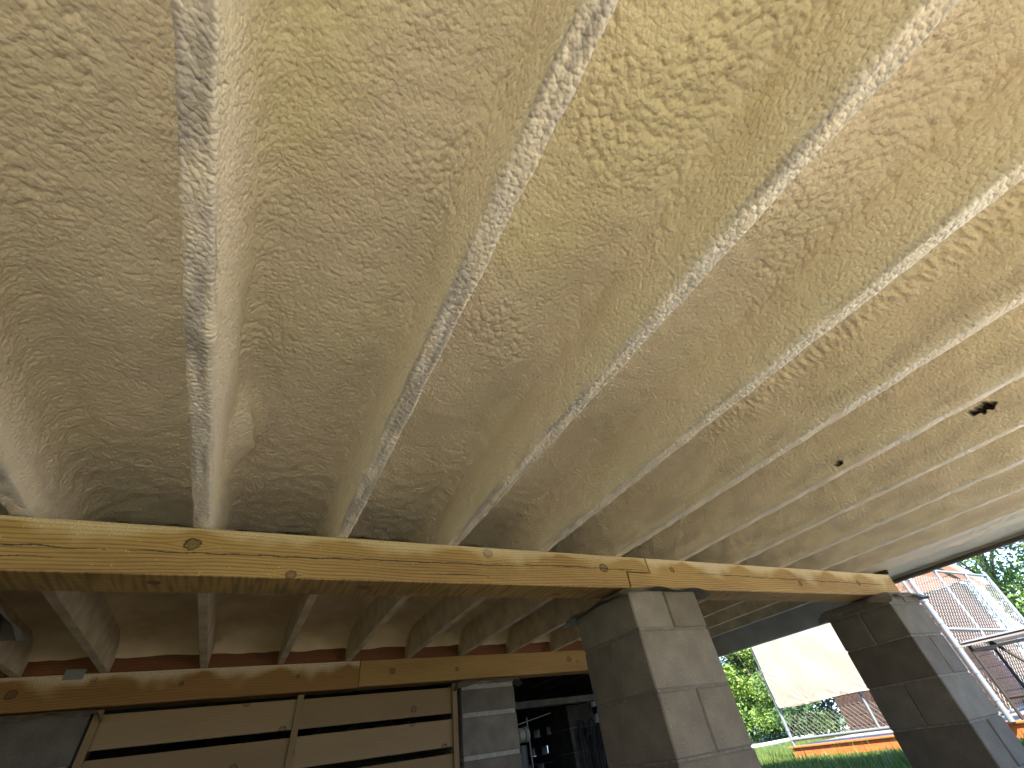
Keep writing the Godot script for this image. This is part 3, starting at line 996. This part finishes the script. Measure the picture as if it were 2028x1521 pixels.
# ---------------------------------------------------------------- house above
func build_house_shell():
	house = thing("raised_house", "raised house seen from below, its floor joists and bays coated with tan spray foam", "house", Vector3(0, HJ, -2))
	var W := -6.0
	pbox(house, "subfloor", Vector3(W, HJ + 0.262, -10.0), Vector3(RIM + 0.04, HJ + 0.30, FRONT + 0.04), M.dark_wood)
	pbox(house, "rim_board", Vector3(RIM, HJ + 0.002, -10.0), Vector3(RIM + 0.04, HJ + 0.260, FRONT + 0.04), M.fascia)
	pbox(house, "rim_board", Vector3(W, HJ + 0.002, FRONT + 0.002), Vector3(RIM - 0.002, HJ + 0.260, FRONT + 0.04), M.fascia)
	pbox(house, "rim_board", Vector3(RIM - 0.03, HJ - 0.022, -1.62), Vector3(RIM + 0.02, HJ - 0.002, FRONT), M.dark_wood)
	pbox(house, "fascia_board", Vector3(RIM - 0.05, 1.022, -3.7), Vector3(RIM - 0.012, 1.205, -1.75), M.fascia)
	for e in [[Vector3(W, HJ + 0.303, -10.0), Vector3(W + 0.15, 5.05, FRONT + 0.04)], [Vector3(RIM - 0.11, HJ + 0.303, -10.0), Vector3(RIM + 0.04, 5.05, FRONT + 0.04)], [Vector3(W + 0.153, HJ + 0.303, FRONT - 0.11), Vector3(RIM - 0.113, 5.05, FRONT + 0.04)], [Vector3(W + 0.153, HJ + 0.303, -10.0), Vector3(RIM - 0.113, 5.05, -9.85)]]:
		pbox(house, "wall", e[0], e[1], M.house_wall)
	pbox(house, "roof", Vector3(W - 0.2, 5.053, -10.2), Vector3(RIM + 0.2, 5.2, FRONT + 0.2), M.roofing)
	# skirt that closes the left side and the rear
	pbox(house, "skirt_wall", Vector3(W, -0.1, -9.9), Vector3(W + 0.1, HJ + 0.26, FRONT), M.block_dark)
	pbox(house, "skirt_wall", Vector3(-6.0, -0.1, -3.53), Vector3(-1.06, HJ - 0.003, -3.46), M.board2)
	# dark joists of the part behind the far girder
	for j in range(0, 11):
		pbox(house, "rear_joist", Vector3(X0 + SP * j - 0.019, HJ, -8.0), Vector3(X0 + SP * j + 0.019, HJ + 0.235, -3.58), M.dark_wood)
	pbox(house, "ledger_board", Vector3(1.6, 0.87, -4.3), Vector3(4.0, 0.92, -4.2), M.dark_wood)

func build_plastic():
	var n1 := fnl(71, 5.0)
	var n2 := fnl(72, 1.6)
	var f := func(u: float, v: float) -> Vector3:
		var x := lerpf(3.452, RIM - 0.004, u)
		var z := lerpf(FRONT - 0.02, -1.61, v)
		var sag := 0.010 * sin(u * PI) + 0.012 * sin(u * PI * 2.0) * sin(u * PI * 2.0)
		# folds fan out from where the sheet is stapled
		var fold := 0.0
		for s in [[0.15, -1.25], [0.6, -0.95], [0.3, -0.6], [0.2, 0.0], [0.7, 0.4]]:
			var dx: float = (x - lerpf(3.452, RIM, s[0]))
			var dz: float = z - s[1]
			var r := sqrt(dx * dx + dz * dz)
			fold += sin(atan2(dz, dx) * 11.0 + n1.get_noise_2d(x * 1.5 + 9.0, z * 1.5) * 5.0) * 0.005 * exp(-r / 0.15) * smoothstep(0.02, 0.12, r) * (0.5 + n1.get_noise_2d(x + 3.0, z))
		return Vector3(x, HJ + 0.016 + sag * 0.9 + fold + n1.get_noise_2d(x * 1.5, z * 0.8) * 0.004, z)
	part(house, "plastic_sheet", sheet(70, 220, f, 0.001), M.plastic)

# ---------------------------------------------------------------- outside
func chain_link(o: Vector3, u: Vector3, wide: float, tall: float) -> ArrayMesh:
	var st := new_st()
	var p := 0.037
	var n := int(wide / p)
	var m := int(tall / p)
	var off := u.cross(Vector3.UP).normalized() * 0.0025
	for j in n:
		for k in m:
			var ka := (k + j) % 2
			var A := o + u * ((j + (1 if ka == 1 else 0)) * p) + Vector3.UP * (k * p) + off * (1 if ka == 1 else -1)
			var B := o + u * ((j + (0 if ka == 1 else 1)) * p) + Vector3.UP * ((k + 1) * p) + off * (-1 if ka == 1 else 1)
			tube_into(st, [A, B], 0.0026, 3, false)
	return st.commit()

func post(parent: Node3D, a: Vector3, b: Vector3, r := 0.021, called := "post") -> MeshInstance3D:
	return part(parent, called, tube([a, b], r, 10), M.galv)

func build_outside():
	# platform with a stained rim
	var fx := 7.32          # front face at its right end; the front runs slightly off the house's axis
	var L := Vector3(7.667, 0, -5.642)
	var R := Vector3(7.215, 0, -1.6)
	var dir := (R - L).normalized()
	var nout := Vector3(-dir.z, 0, dir.x)
	if nout.x > 0:
		nout = -nout
	var len_ := L.distance_to(R)
	var turn := Basis(dir, Vector3.UP, dir.cross(Vector3.UP))
	var pl := thing("wooden_platform", "low wooden platform with an orange stained rim board, carrying the chain-link fence", "platform", (L + R) / 2)
	var mid := (L + R) / 2
	part(pl, "rim_board", box(Vector3(len_, 0.115, 0.04), 0.004), M.orange_wood, mid + Vector3(0, 0.0905, 0) + nout * -0.02, turn)
	var edge := part(pl, "edge_board", box(Vector3(len_ + 0.06, 0.02, 0.14), 0.004), M.orange_wood, mid + Vector3(0, 0.162, 0) - nout * 0.05, turn)
	for k in 18:
		part(pl, "deck_board", box(Vector3(len_ - 0.01, 0.02, 0.135), 0.003), M.grey_wood, mid + Vector3(0, 0.16, 0) - nout * (0.192 + 0.141 * k), turn)
	for k in 4:
		part(pl, "foot_block", box(Vector3(0.10, 0.10, 0.10), 0.005), M.black, L + dir * (0.07 + k * (len_ - 0.2) / 3.0) + Vector3(0, -0.02 + 0.0, 0) - nout * 0.12, turn)
	# fence
	var A := Vector3(7.657, 0.18, -5.562)     # left front corner
	var B := Vector3(7.30, 0.18, -2.665)      # right front corner
	var fe := thing("chain_link_fence", "galvanised chain-link fence enclosure on the orange rimmed platform", "fence", A)
	var fd := (B - A).normalized()
	var ft := 1.76                              # top of the fence
	post(fe, Vector3(A.x, 0.17, A.z), Vector3(A.x, ft + 0.04, A.z), 0.024)
	post(fe, Vector3(B.x, 0.17, B.z), Vector3(B.x, ft + 0.14, B.z), 0.030)
	post(fe, Vector3(B.x - 0.01, 0.17, B.z - 0.075), Vector3(B.x - 0.01, ft + 0.1, B.z - 0.075), 0.022)
	var fl := Vector2(A.x - B.x, A.z - B.z).length()
	post(fe, A + Vector3(0, 0.065, 0), B + Vector3(0, 0.065, 0), 0.019, "rail")
	post(fe, Vector3(A.x, ft, A.z), Vector3(B.x, ft, B.z), 0.019, "rail")
	var pm := A.lerp(B, 0.5)
	post(fe, Vector3(pm.x, 0.24, pm.z), Vector3(pm.x, ft, pm.z), 0.017)
	for q in [0.35, 0.6, 0.85, 1.1, 1.35, 1.6]:
		for c in [A, B]:
			part(fe, "tie_band", tube([Vector3(c.x, q, c.z), Vector3(c.x, q + 0.02, c.z)], 0.034 if c == B else 0.028, 10), M.galv)
	part(fe, "wire_mesh", chain_link(Vector3(A.x, 0.26, A.z) + fd * 0.02, fd, fl - 0.04, 1.44), M.wire).set_meta("kind", "stuff")
	# right side of the enclosure
	var C := Vector3(9.92, 0.18, -2.665)
	for q in [[8.22, 0.019, 0.0], [9.16, 0.021, 0.0], [9.92, 0.026, 0.02]]:
		post(fe, Vector3(q[0], 0.17, -2.665), Vector3(q[0], ft + q[2], -2.665), q[1])
	post(fe, Vector3(B.x, ft, B.z), Vector3(C.x, ft - 0.02, C.z), 0.017, "rail")
	post(fe, Vector3(B.x, 1.045, B.z), Vector3(9.16, 1.0, C.z), 0.016, "rail")
	post(fe, Vector3(B.x, 0.25, B.z), Vector3(C.x, 0.25, C.z), 0.017, "rail")
	part(fe, "wire_mesh", chain_link(Vector3(B.x + 0.03, 0.26, B.z), Vector3.RIGHT, C.x - B.x - 0.05, 1.43), M.wire).set_meta("kind", "stuff")
	# tarp hung on the front of the fence
	var tn := fnl(81, 1.7)
	var tn2 := fnl(82, 6.0)
	var out := Vector3(fd.z, 0, -fd.x)
	if out.x > 0:
		out = -out
	var f := func(u: float, v: float) -> Vector3:
		var along := 0.045 + u * (fl - 0.30)
		var y := lerpf(0.632, 1.69, v) - 0.012 * sin(u * PI * 3.0) * (1.0 - v)
		if v < 0.03 and u < 0.04:
			along += 0.03 * (1.0 - v / 0.03)
		var w := tn.get_noise_2d(along * 1.0, y) * 0.014 + tn2.get_noise_2d(along, y * 0.4) * 0.004
		# creases where it is tied along the lower edge and the left side
		for s in [[0.10, 0.63], [0.62, 0.63], [1.25, 0.63], [2.2, 0.64], [0.05, 1.1], [1.7, 0.63]]:
			var dx: float = along - s[0]
			var dy: float = y - s[1]
			var r := sqrt(dx * dx + dy * dy)
			w += sin(atan2(dy, dx) * 15.0) * 0.012 * exp(-r / 0.11) * smoothstep(0.0, 0.06, r)
		var crease := absf(along - 1.62 - (y - 0.6) * 0.05)
		w -= 0.008 * exp(-crease * 60.0)
		return Vector3(A.x, 0, A.z) + fd * along + Vector3.UP * y + out * (0.035 + w * 0.6 + 0.012)
	top("tarp", sheet(110, 60, f, 0.002), M.tarp, "cream tarp stretched over the front of the chain-link fence", "tarp")
	# things by the side of the enclosure
	var sh := func(u: float, v: float) -> Vector3:
		return Vector3(lerpf(9.22, 9.45, u) + 0.02 * sin(v * 5.0), lerpf(0.85, 1.66, v), -2.70 - 0.03 * sin(u * 5.0 + v * 2.0))
	top("blue_sheet", sheet(10, 16, sh, 0.002), M.blue, "pale blue plastic strip hung inside the side fence, left of the leaning plank", "plastic sheet")
	top("plank", box(Vector3(0.20, 0.66, 0.03), 0.004), M.plank, "pinkish wooden plank upright against the side fence, seen through wire", "plank", Vector3(9.62, 1.28, -2.74))
	# table with black steel legs
	var tb := thing("folding_table", "grey topped table with black steel legs standing by the corner of the fence", "table", Vector3(7.66, 0.17, -2.05))
	var tt := func(u: float, v: float) -> Vector3:
		var a := u * 2.0 - 1.0
		return Vector3(lerpf(7.30, 8.02, u), 0.895 - 0.03 * pow(absf(a), 3.0), lerpf(-1.45, -2.62, v))
	part(tb, "table_top", sheet(14, 8, tt, 0.035), M.table_top)
	for q in [[7.35, -2.58], [7.35, -1.5], [7.97, -2.58], [7.97, -1.5]]:
		part(tb, "leg", tube([Vector3(q[0], 0.172, q[1]), Vector3(q[0], 0.87, q[1])], 0.018, 8), M.black)
	part(tb, "leg", tube([Vector3(7.40, 0.42, -2.10), Vector3(7.36, 0.86, -2.38)], 0.016, 8), M.black)
	for zz in [-2.58, -1.5]:
		part(tb, "crossbar", tube([Vector3(7.35, 0.80, zz), Vector3(7.97, 0.80, zz)], 0.014, 8), M.black)
	part(tb, "crossbar", tube([Vector3(7.35, 0.80, -2.56), Vector3(7.35, 0.80, -1.5)], 0.014, 8), M.steel)
	part(tb, "crossbar", tube([Vector3(7.35, 0.36, -2.56), Vector3(7.35, 0.36, -1.5)], 0.014, 8), M.black)
	# shed behind
	build_shed()

func build_shed():
	var X := 12.2
	var o := thing("shed", "brown shed with tan gable boards and a pitched roof, behind the fence", "shed", Vector3(X, 0, -5.6))
	var z0 := -7.35
	var z1 := -3.75
	# lower wall: brown boards laid level, each its own piece
	var y := 0.0
	while y < 2.05:
		var h := minf(0.18, 2.06 - y)
		pbox(o, "siding_board", Vector3(X, y, z0), Vector3(X + 0.03, y + h - 0.008, z1), M.brown, 0.004)
		y += 0.18
	pbox(o, "wall", Vector3(X + 0.032, 0, z0 + 0.01), Vector3(X + 0.4, 2.05, z1 - 0.01), M.brown)
	# gambrel gable: tan boards, narrower the higher they lie
	var zm := (z0 + z1) / 2
	y = 2.06
	while y < 3.34:
		var t := y + 0.15 - 1.85
		var half := (z1 - z0) / 2 + 0.31 - (t * 0.63 if t < 0.95 else 0.6 + (t - 0.95) * 1.35)
		if half > 0.05:
			pbox(o, "gable_board", Vector3(X - 0.02, y, zm - half), Vector3(X + 0.03, y + 0.142, zm + half), M.siding, 0.004)
		y += 0.15
	for s in [-1.0, 1.0]:
		var e := (z1 - z0) / 2 + 0.34
		var k0 := Vector2(e, 1.83)
		var k1 := Vector2(e - 0.62, 2.80)
		var k2 := Vector2(0.0, 3.52)
		for q in [[k0, k1], [k1, k2]]:
			var d: Vector2 = q[1] - q[0]
			var c: Vector2 = (q[0] + q[1]) / 2.0
			var ang: float = atan2(d.y, -d.x) * s
			part(o, "roof", box(Vector3(0.6, 0.05, d.length()), 0.004), M.roofing, Vector3(X + 0.28, c.y + 0.07, zm + s * c.x), Basis(Vector3.RIGHT, ang))
			part(o, "fascia_board", box(Vector3(0.03, 0.13, d.length()), 0.004), M.siding, Vector3(X - 0.038, c.y + 0.02, zm + s * c.x), Basis(Vector3.RIGHT, ang))

func foliage(o: Node3D, clumps: Array, count: int, size: float, cols: Array, seed_: int, called := "crown"):
	var r := RandomNumberGenerator.new()
	r.seed = seed_
	var pos := PackedVector3Array()
	var nor := PackedVector3Array()
	var col := PackedColorArray()
	var idx := PackedInt32Array()
	var vol := 0.0
	for c in clumps:
		vol += c[1].x * c[1].y * c[1].z
	for c in clumps:
		var n := int(count * c[1].x * c[1].y * c[1].z / vol)
		var tone: Color = cols[r.randi() % cols.size()]
		for k in n:
			var d := Vector3(r.randfn(), r.randfn(), r.randfn()).normalized()
			d *= pow(r.randf(), 0.4)
			var p: Vector3 = c[0] + d * c[1]
			var a := Vector3(r.randfn(), r.randfn() * 0.6, r.randfn()).normalized()
			var b := a.cross(Vector3(r.randfn(), r.randfn(), r.randfn())).normalized()
			var s := size * r.randf_range(0.6, 1.3)
			var nn := a.cross(b).normalized()
			var cc := tone.lerp(cols[r.randi() % cols.size()], 0.5) * r.randf_range(0.75, 1.25)
			cc.a = 1.0
			var f := pos.size()
			pos.append(p - a * s)
			pos.append(p + b * s * 0.45)
			pos.append(p + a * s)
			pos.append(p - b * s * 0.45)
			for q in 4:
				nor.append(nn)
				col.append(cc)
			idx.append_array([f, f + 1, f + 2, f, f + 2, f + 3])
	var ar := []
	ar.resize(Mesh.ARRAY_MAX)
	ar[Mesh.ARRAY_VERTEX] = pos
	ar[Mesh.ARRAY_NORMAL] = nor
	ar[Mesh.ARRAY_COLOR] = col
	ar[Mesh.ARRAY_INDEX] = idx
	var m := ArrayMesh.new()
	m.add_surface_from_arrays(Mesh.PRIMITIVE_TRIANGLES, ar)
	part(o, called, m, M.leaf, o.position)

func tree(base: Vector3, tall: float, spread: float, count: int, size: float, cols: Array, seed_: int, label: String, low := 0.25):
	var o := thing("tree", label, "tree", base, "trees beyond the fence")
	var r := RandomNumberGenerator.new()
	r.seed = seed_
	part(o, "trunk", tube([base, base + Vector3(0.1, tall * 0.4, 0.05), base + Vector3(0, tall * 0.85, 0.1)], 0.035 * tall * 0.5, 9, 0.03), M.bark)
	var clumps := []
	for k in 44:
		var t := r.randf_range(low, 1.0)
		var rad := spread * sin(clampf((t - low) / (1.0 - low) * 0.85 + 0.15, 0, 1) * PI) * r.randf_range(0.35, 1.0)
		var a := r.randf() * TAU
		var p := Vector3(cos(a) * rad, t * tall, sin(a) * rad)
		var s := spread * r.randf_range(0.14, 0.30)
		clumps.append([p, Vector3(s, s * 0.7, s)])
		if k % 2 == 0:
			part(o, "limb", tube([base + Vector3(0, t * tall * 0.6, 0.05), base + p * Vector3(0.6, 0.95, 0.6), base + p], 0.05, 6, 0.012), M.bark)
	foliage(o, clumps, count, size, cols, seed_ + 1)

func bush(base: Vector3, tall: float, spread: float, count: int, size: float, cols: Array, seed_: int, label: String):
	var o := thing("bush", label, "bush", base, "bushes beyond the fence")
	var r := RandomNumberGenerator.new()
	r.seed = seed_
	for k in 5:
		part(o, "stem", tube([base, base + Vector3(r.randf_range(-0.5, 0.5) * spread, tall * 0.7, r.randf_range(-0.5, 0.5) * spread)], 0.03, 6, 0.01), M.bark)
	var clumps := []
	for k in 22:
		var a := r.randf() * TAU
		var t := r.randf_range(0.06, 0.95)
		var rad := spread * r.randf_range(0.1, 0.95) * (1.0 - 0.5 * t)
		var s := spread * r.randf_range(0.25, 0.42)
		clumps.append([Vector3(cos(a) * rad, t * tall, sin(a) * rad), Vector3(s, s * 0.8, s)])
	foliage(o, clumps, count, size, cols, seed_ + 1, "foliage")

func build_green():
	var g1 := [Color(0.085, 0.15, 0.025), Color(0.11, 0.18, 0.03), Color(0.06, 0.12, 0.025)]
	var g2 := [Color(0.10, 0.17, 0.025), Color(0.13, 0.20, 0.035), Color(0.07, 0.13, 0.025)]
	var g3 := [Color(0.03, 0.075, 0.022), Color(0.05, 0.10, 0.025)]
	tree(Vector3(21, 0, -5.6), 8.0, 2.8, 8500, 0.075, g2, 901, "bright green tree right of the shed roof, lower crown nearest the fence", 0.1)
	tree(Vector3(26, 0, -4.2), 9.5, 3.6, 9000, 0.09, g2, 911, "loose green tree with sky gaps under the rim board at the right edge", 0.15)
	tree(Vector3(19, 0, -3.0), 6.5, 2.3, 6500, 0.065, g2, 921, "leafy tree at the right edge behind the table", 0.08)
	tree(Vector3(27, 0, -10.0), 9.0, 3.6, 8000, 0.10, g1, 931, "dark green tree standing behind the shed", 0.1)
	bush(Vector3(18.4, 0, -15.0), 5.4, 2.0, 26000, 0.06, g2, 941, "tall bright green shrub left of the cream tarp, beside the middle pier")
	bush(Vector3(17.3, 0, -12.4), 3.9, 1.6, 22000, 0.055, g2, 951, "green shrub just left of the fence's left corner post")
	bush(Vector3(12.6, 0, -8.35), 2.0, 1.25, 12000, 0.045, g3, 961, "low dark shrub behind the fence below the tarp")
	bush(Vector3(17.0, 0, -15.5), 6.0, 2.6, 18000, 0.10, g1, 971, "big shrub far left behind the white path")
	bush(Vector3(20.5, 0, -14.6), 5.6, 2.4, 16000, 0.085, g1, 975, "tall green shrub behind, between the left fence post and the bright shrub")
	bush(Vector3(9.9, 0, -2.2), 0.7, 0.45, 2500, 0.05, g2, 981, "small green plant under the table by the fence corner")
	bush(Vector3(11.9, 0, -3.2), 1.1, 0.5, 3000, 0.055, g2, 991, "green plant at the right corner of the brown shed")

func build_grass():
	# blades of grass where the lawn is seen between the piers
	var st := new_st()
	var m := ArrayMesh.new()
	poly(st, [Vector3(-0.0035, 0, 0), Vector3(0.0035, 0, 0), Vector3(0.0025, 0.5, 0.04), Vector3(-0.0025, 0.5, 0.04)], Vector3(0, 0, 1))
	poly(st, [Vector3(-0.0025, 0.5, 0.04), Vector3(0.0025, 0.5, 0.04), Vector3(0, 1.0, 0.22)], Vector3(0, 0.2, 1))
	m = st.commit()
	var r := RandomNumberGenerator.new()
	r.seed = 1200
	var n := 60000
	var mm := MultiMesh.new()
	mm.transform_format = MultiMesh.TRANSFORM_3D
	mm.use_colors = true
	mm.mesh = m
	mm.instance_count = n
	var patch := fnl(1201, 0.8)
	for k in n:
		var x := r.randf_range(5.0, 11.5)
		var z := r.randf_range(-9.5, -0.5)
		if r.randf() < 0.35:
			x = r.randf_range(5.8, 7.6)
		if x > 7.75 and z > -5.6:
			z = -5.6 - r.randf() * 3.0
		var h := r.randf_range(0.05, 0.13) * (1.0 + 0.5 * patch.get_noise_2d(x, z))
		if x > 6.6 and x < 7.8:
			h *= 1.6 if r.randf() < 0.04 else 0.6
		var b := Basis(Vector3.UP, r.randf() * TAU) * Basis(Vector3.RIGHT, r.randf_range(-0.25, 0.35))
		b = b.scaled_local(Vector3(1.2, h, h))
		mm.set_instance_transform(k, Transform3D(b, Vector3(x, 0, z)))
		var c := Color(0.045, 0.095, 0.018).lerp(Color(0.10, 0.14, 0.03), r.randf())
		mm.set_instance_color(k, c)
	var o := MultiMeshInstance3D.new()
	o.name = "grass"
	o.multimesh = mm
	o.material_override = M.blade
	add_child(o, true)
	o.set_meta("kind", "stuff")
	o.set_meta("label", "green lawn grass in front of the orange rimmed platform")
	o.set_meta("category", "grass")

func flat(x0: float, x1: float, z0: float, z1: float) -> PlaneMesh:
	var p := PlaneMesh.new()
	p.size = Vector2(x1 - x0, z1 - z0)
	return p

func build_ground():
	setting("ground", flat(-150, 150, -150, 150), M.turf, Vector3.ZERO)
	var s := setting("soil_bed", flat(-6.0, 4.6, -10.0, FRONT), M.soil, Vector3(-0.7, 0.004, (FRONT - 10.0) / 2))
	# added pale paving, unseen behind the camera, bounces sunlight onto the foam
	setting("bounce_paving", flat(1.6, 10.0, FRONT, 9.5), M.concrete, Vector3(5.8, 0.008, (FRONT + 9.5) / 2))
	setting("bounce_paving", flat(4.6, 10.0, -0.6, FRONT), M.concrete, Vector3(7.3, 0.008, (FRONT - 0.6) / 2))
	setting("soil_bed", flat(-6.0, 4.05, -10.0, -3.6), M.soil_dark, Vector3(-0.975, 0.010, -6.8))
	setting("path", flat(0, 16.0, 0, 1.5), M.concrete, Vector3(17.0, 0.006, -11.6))

func _ready():
	var cam := Camera3D.new()
	cam.name = "camera"
	cam.fov = 84.7
	cam.near = 0.02
	cam.far = 600.0
	add_child(cam)
	cam.position = Vector3(0, EYE, 0)
	cam.rotation_order = EULER_ORDER_YXZ
	cam.rotation = Vector3(0.729, -0.587, -0.171)
	cam.current = true

	var we := WorldEnvironment.new()
	we.name = "environment"
	var env := Environment.new()
	var sky := Sky.new()
	var sm := ProceduralSkyMaterial.new()
	sm.sky_top_color = Color(0.45, 0.60, 0.82)
	sm.sky_horizon_color = Color(0.70, 0.80, 0.92)
	sm.ground_bottom_color = Color(0.25, 0.27, 0.2)
	sm.ground_horizon_color = Color(0.6, 0.65, 0.65)
	sm.sky_energy_multiplier = 1.0
	sky.sky_material = sm
	env.background_mode = Environment.BG_SKY
	env.sky = sky
	env.tonemap_mode = Environment.TONE_MAPPER_LINEAR
	env.tonemap_exposure = 6.7
	env.sdfgi_enabled = true
	env.ssao_enabled = true
	env.ssil_enabled = true
	we.environment = env
	add_child(we)

	var sun := DirectionalLight3D.new()
	sun.name = "sun"
	sun.light_energy = 1.6
	sun.light_color = Color(1.0, 0.95, 0.86)
	sun.light_angular_distance = 0.5
	sun.shadow_enabled = true
	add_child(sun)
	sun.look_at_from_position(Vector3.ZERO, Vector3(0.40, -0.74, -0.54))

	make_materials()
	M.far_joist = mapped(blend_color(256, [[fnl(51, 0.02, FastNoiseLite.TYPE_SIMPLEX_SMOOTH, 4), 1.0]], lin(0.40, 0.325, 0.20), lin(0.60, 0.50, 0.34), 1.2), 0.7, 0.85, M.block_bump, 0.1)
	M.skin = mapped(blend_color(256, [[fnl(52, 0.01, FastNoiseLite.TYPE_SIMPLEX_SMOOTH, 4), 1.0]], lin(0.48, 0.36, 0.20), lin(0.66, 0.53, 0.33), 1.3), 0.9, 0.7, M.block_bump, 0.06)
	build_ground()
	build_house_shell()
	build_foam()
	build_far_joists()
	build_plastic()
	build_girders()
	build_piers()
	build_panel()
	build_dark_space()
	build_outside()
	build_green()
	build_grass()
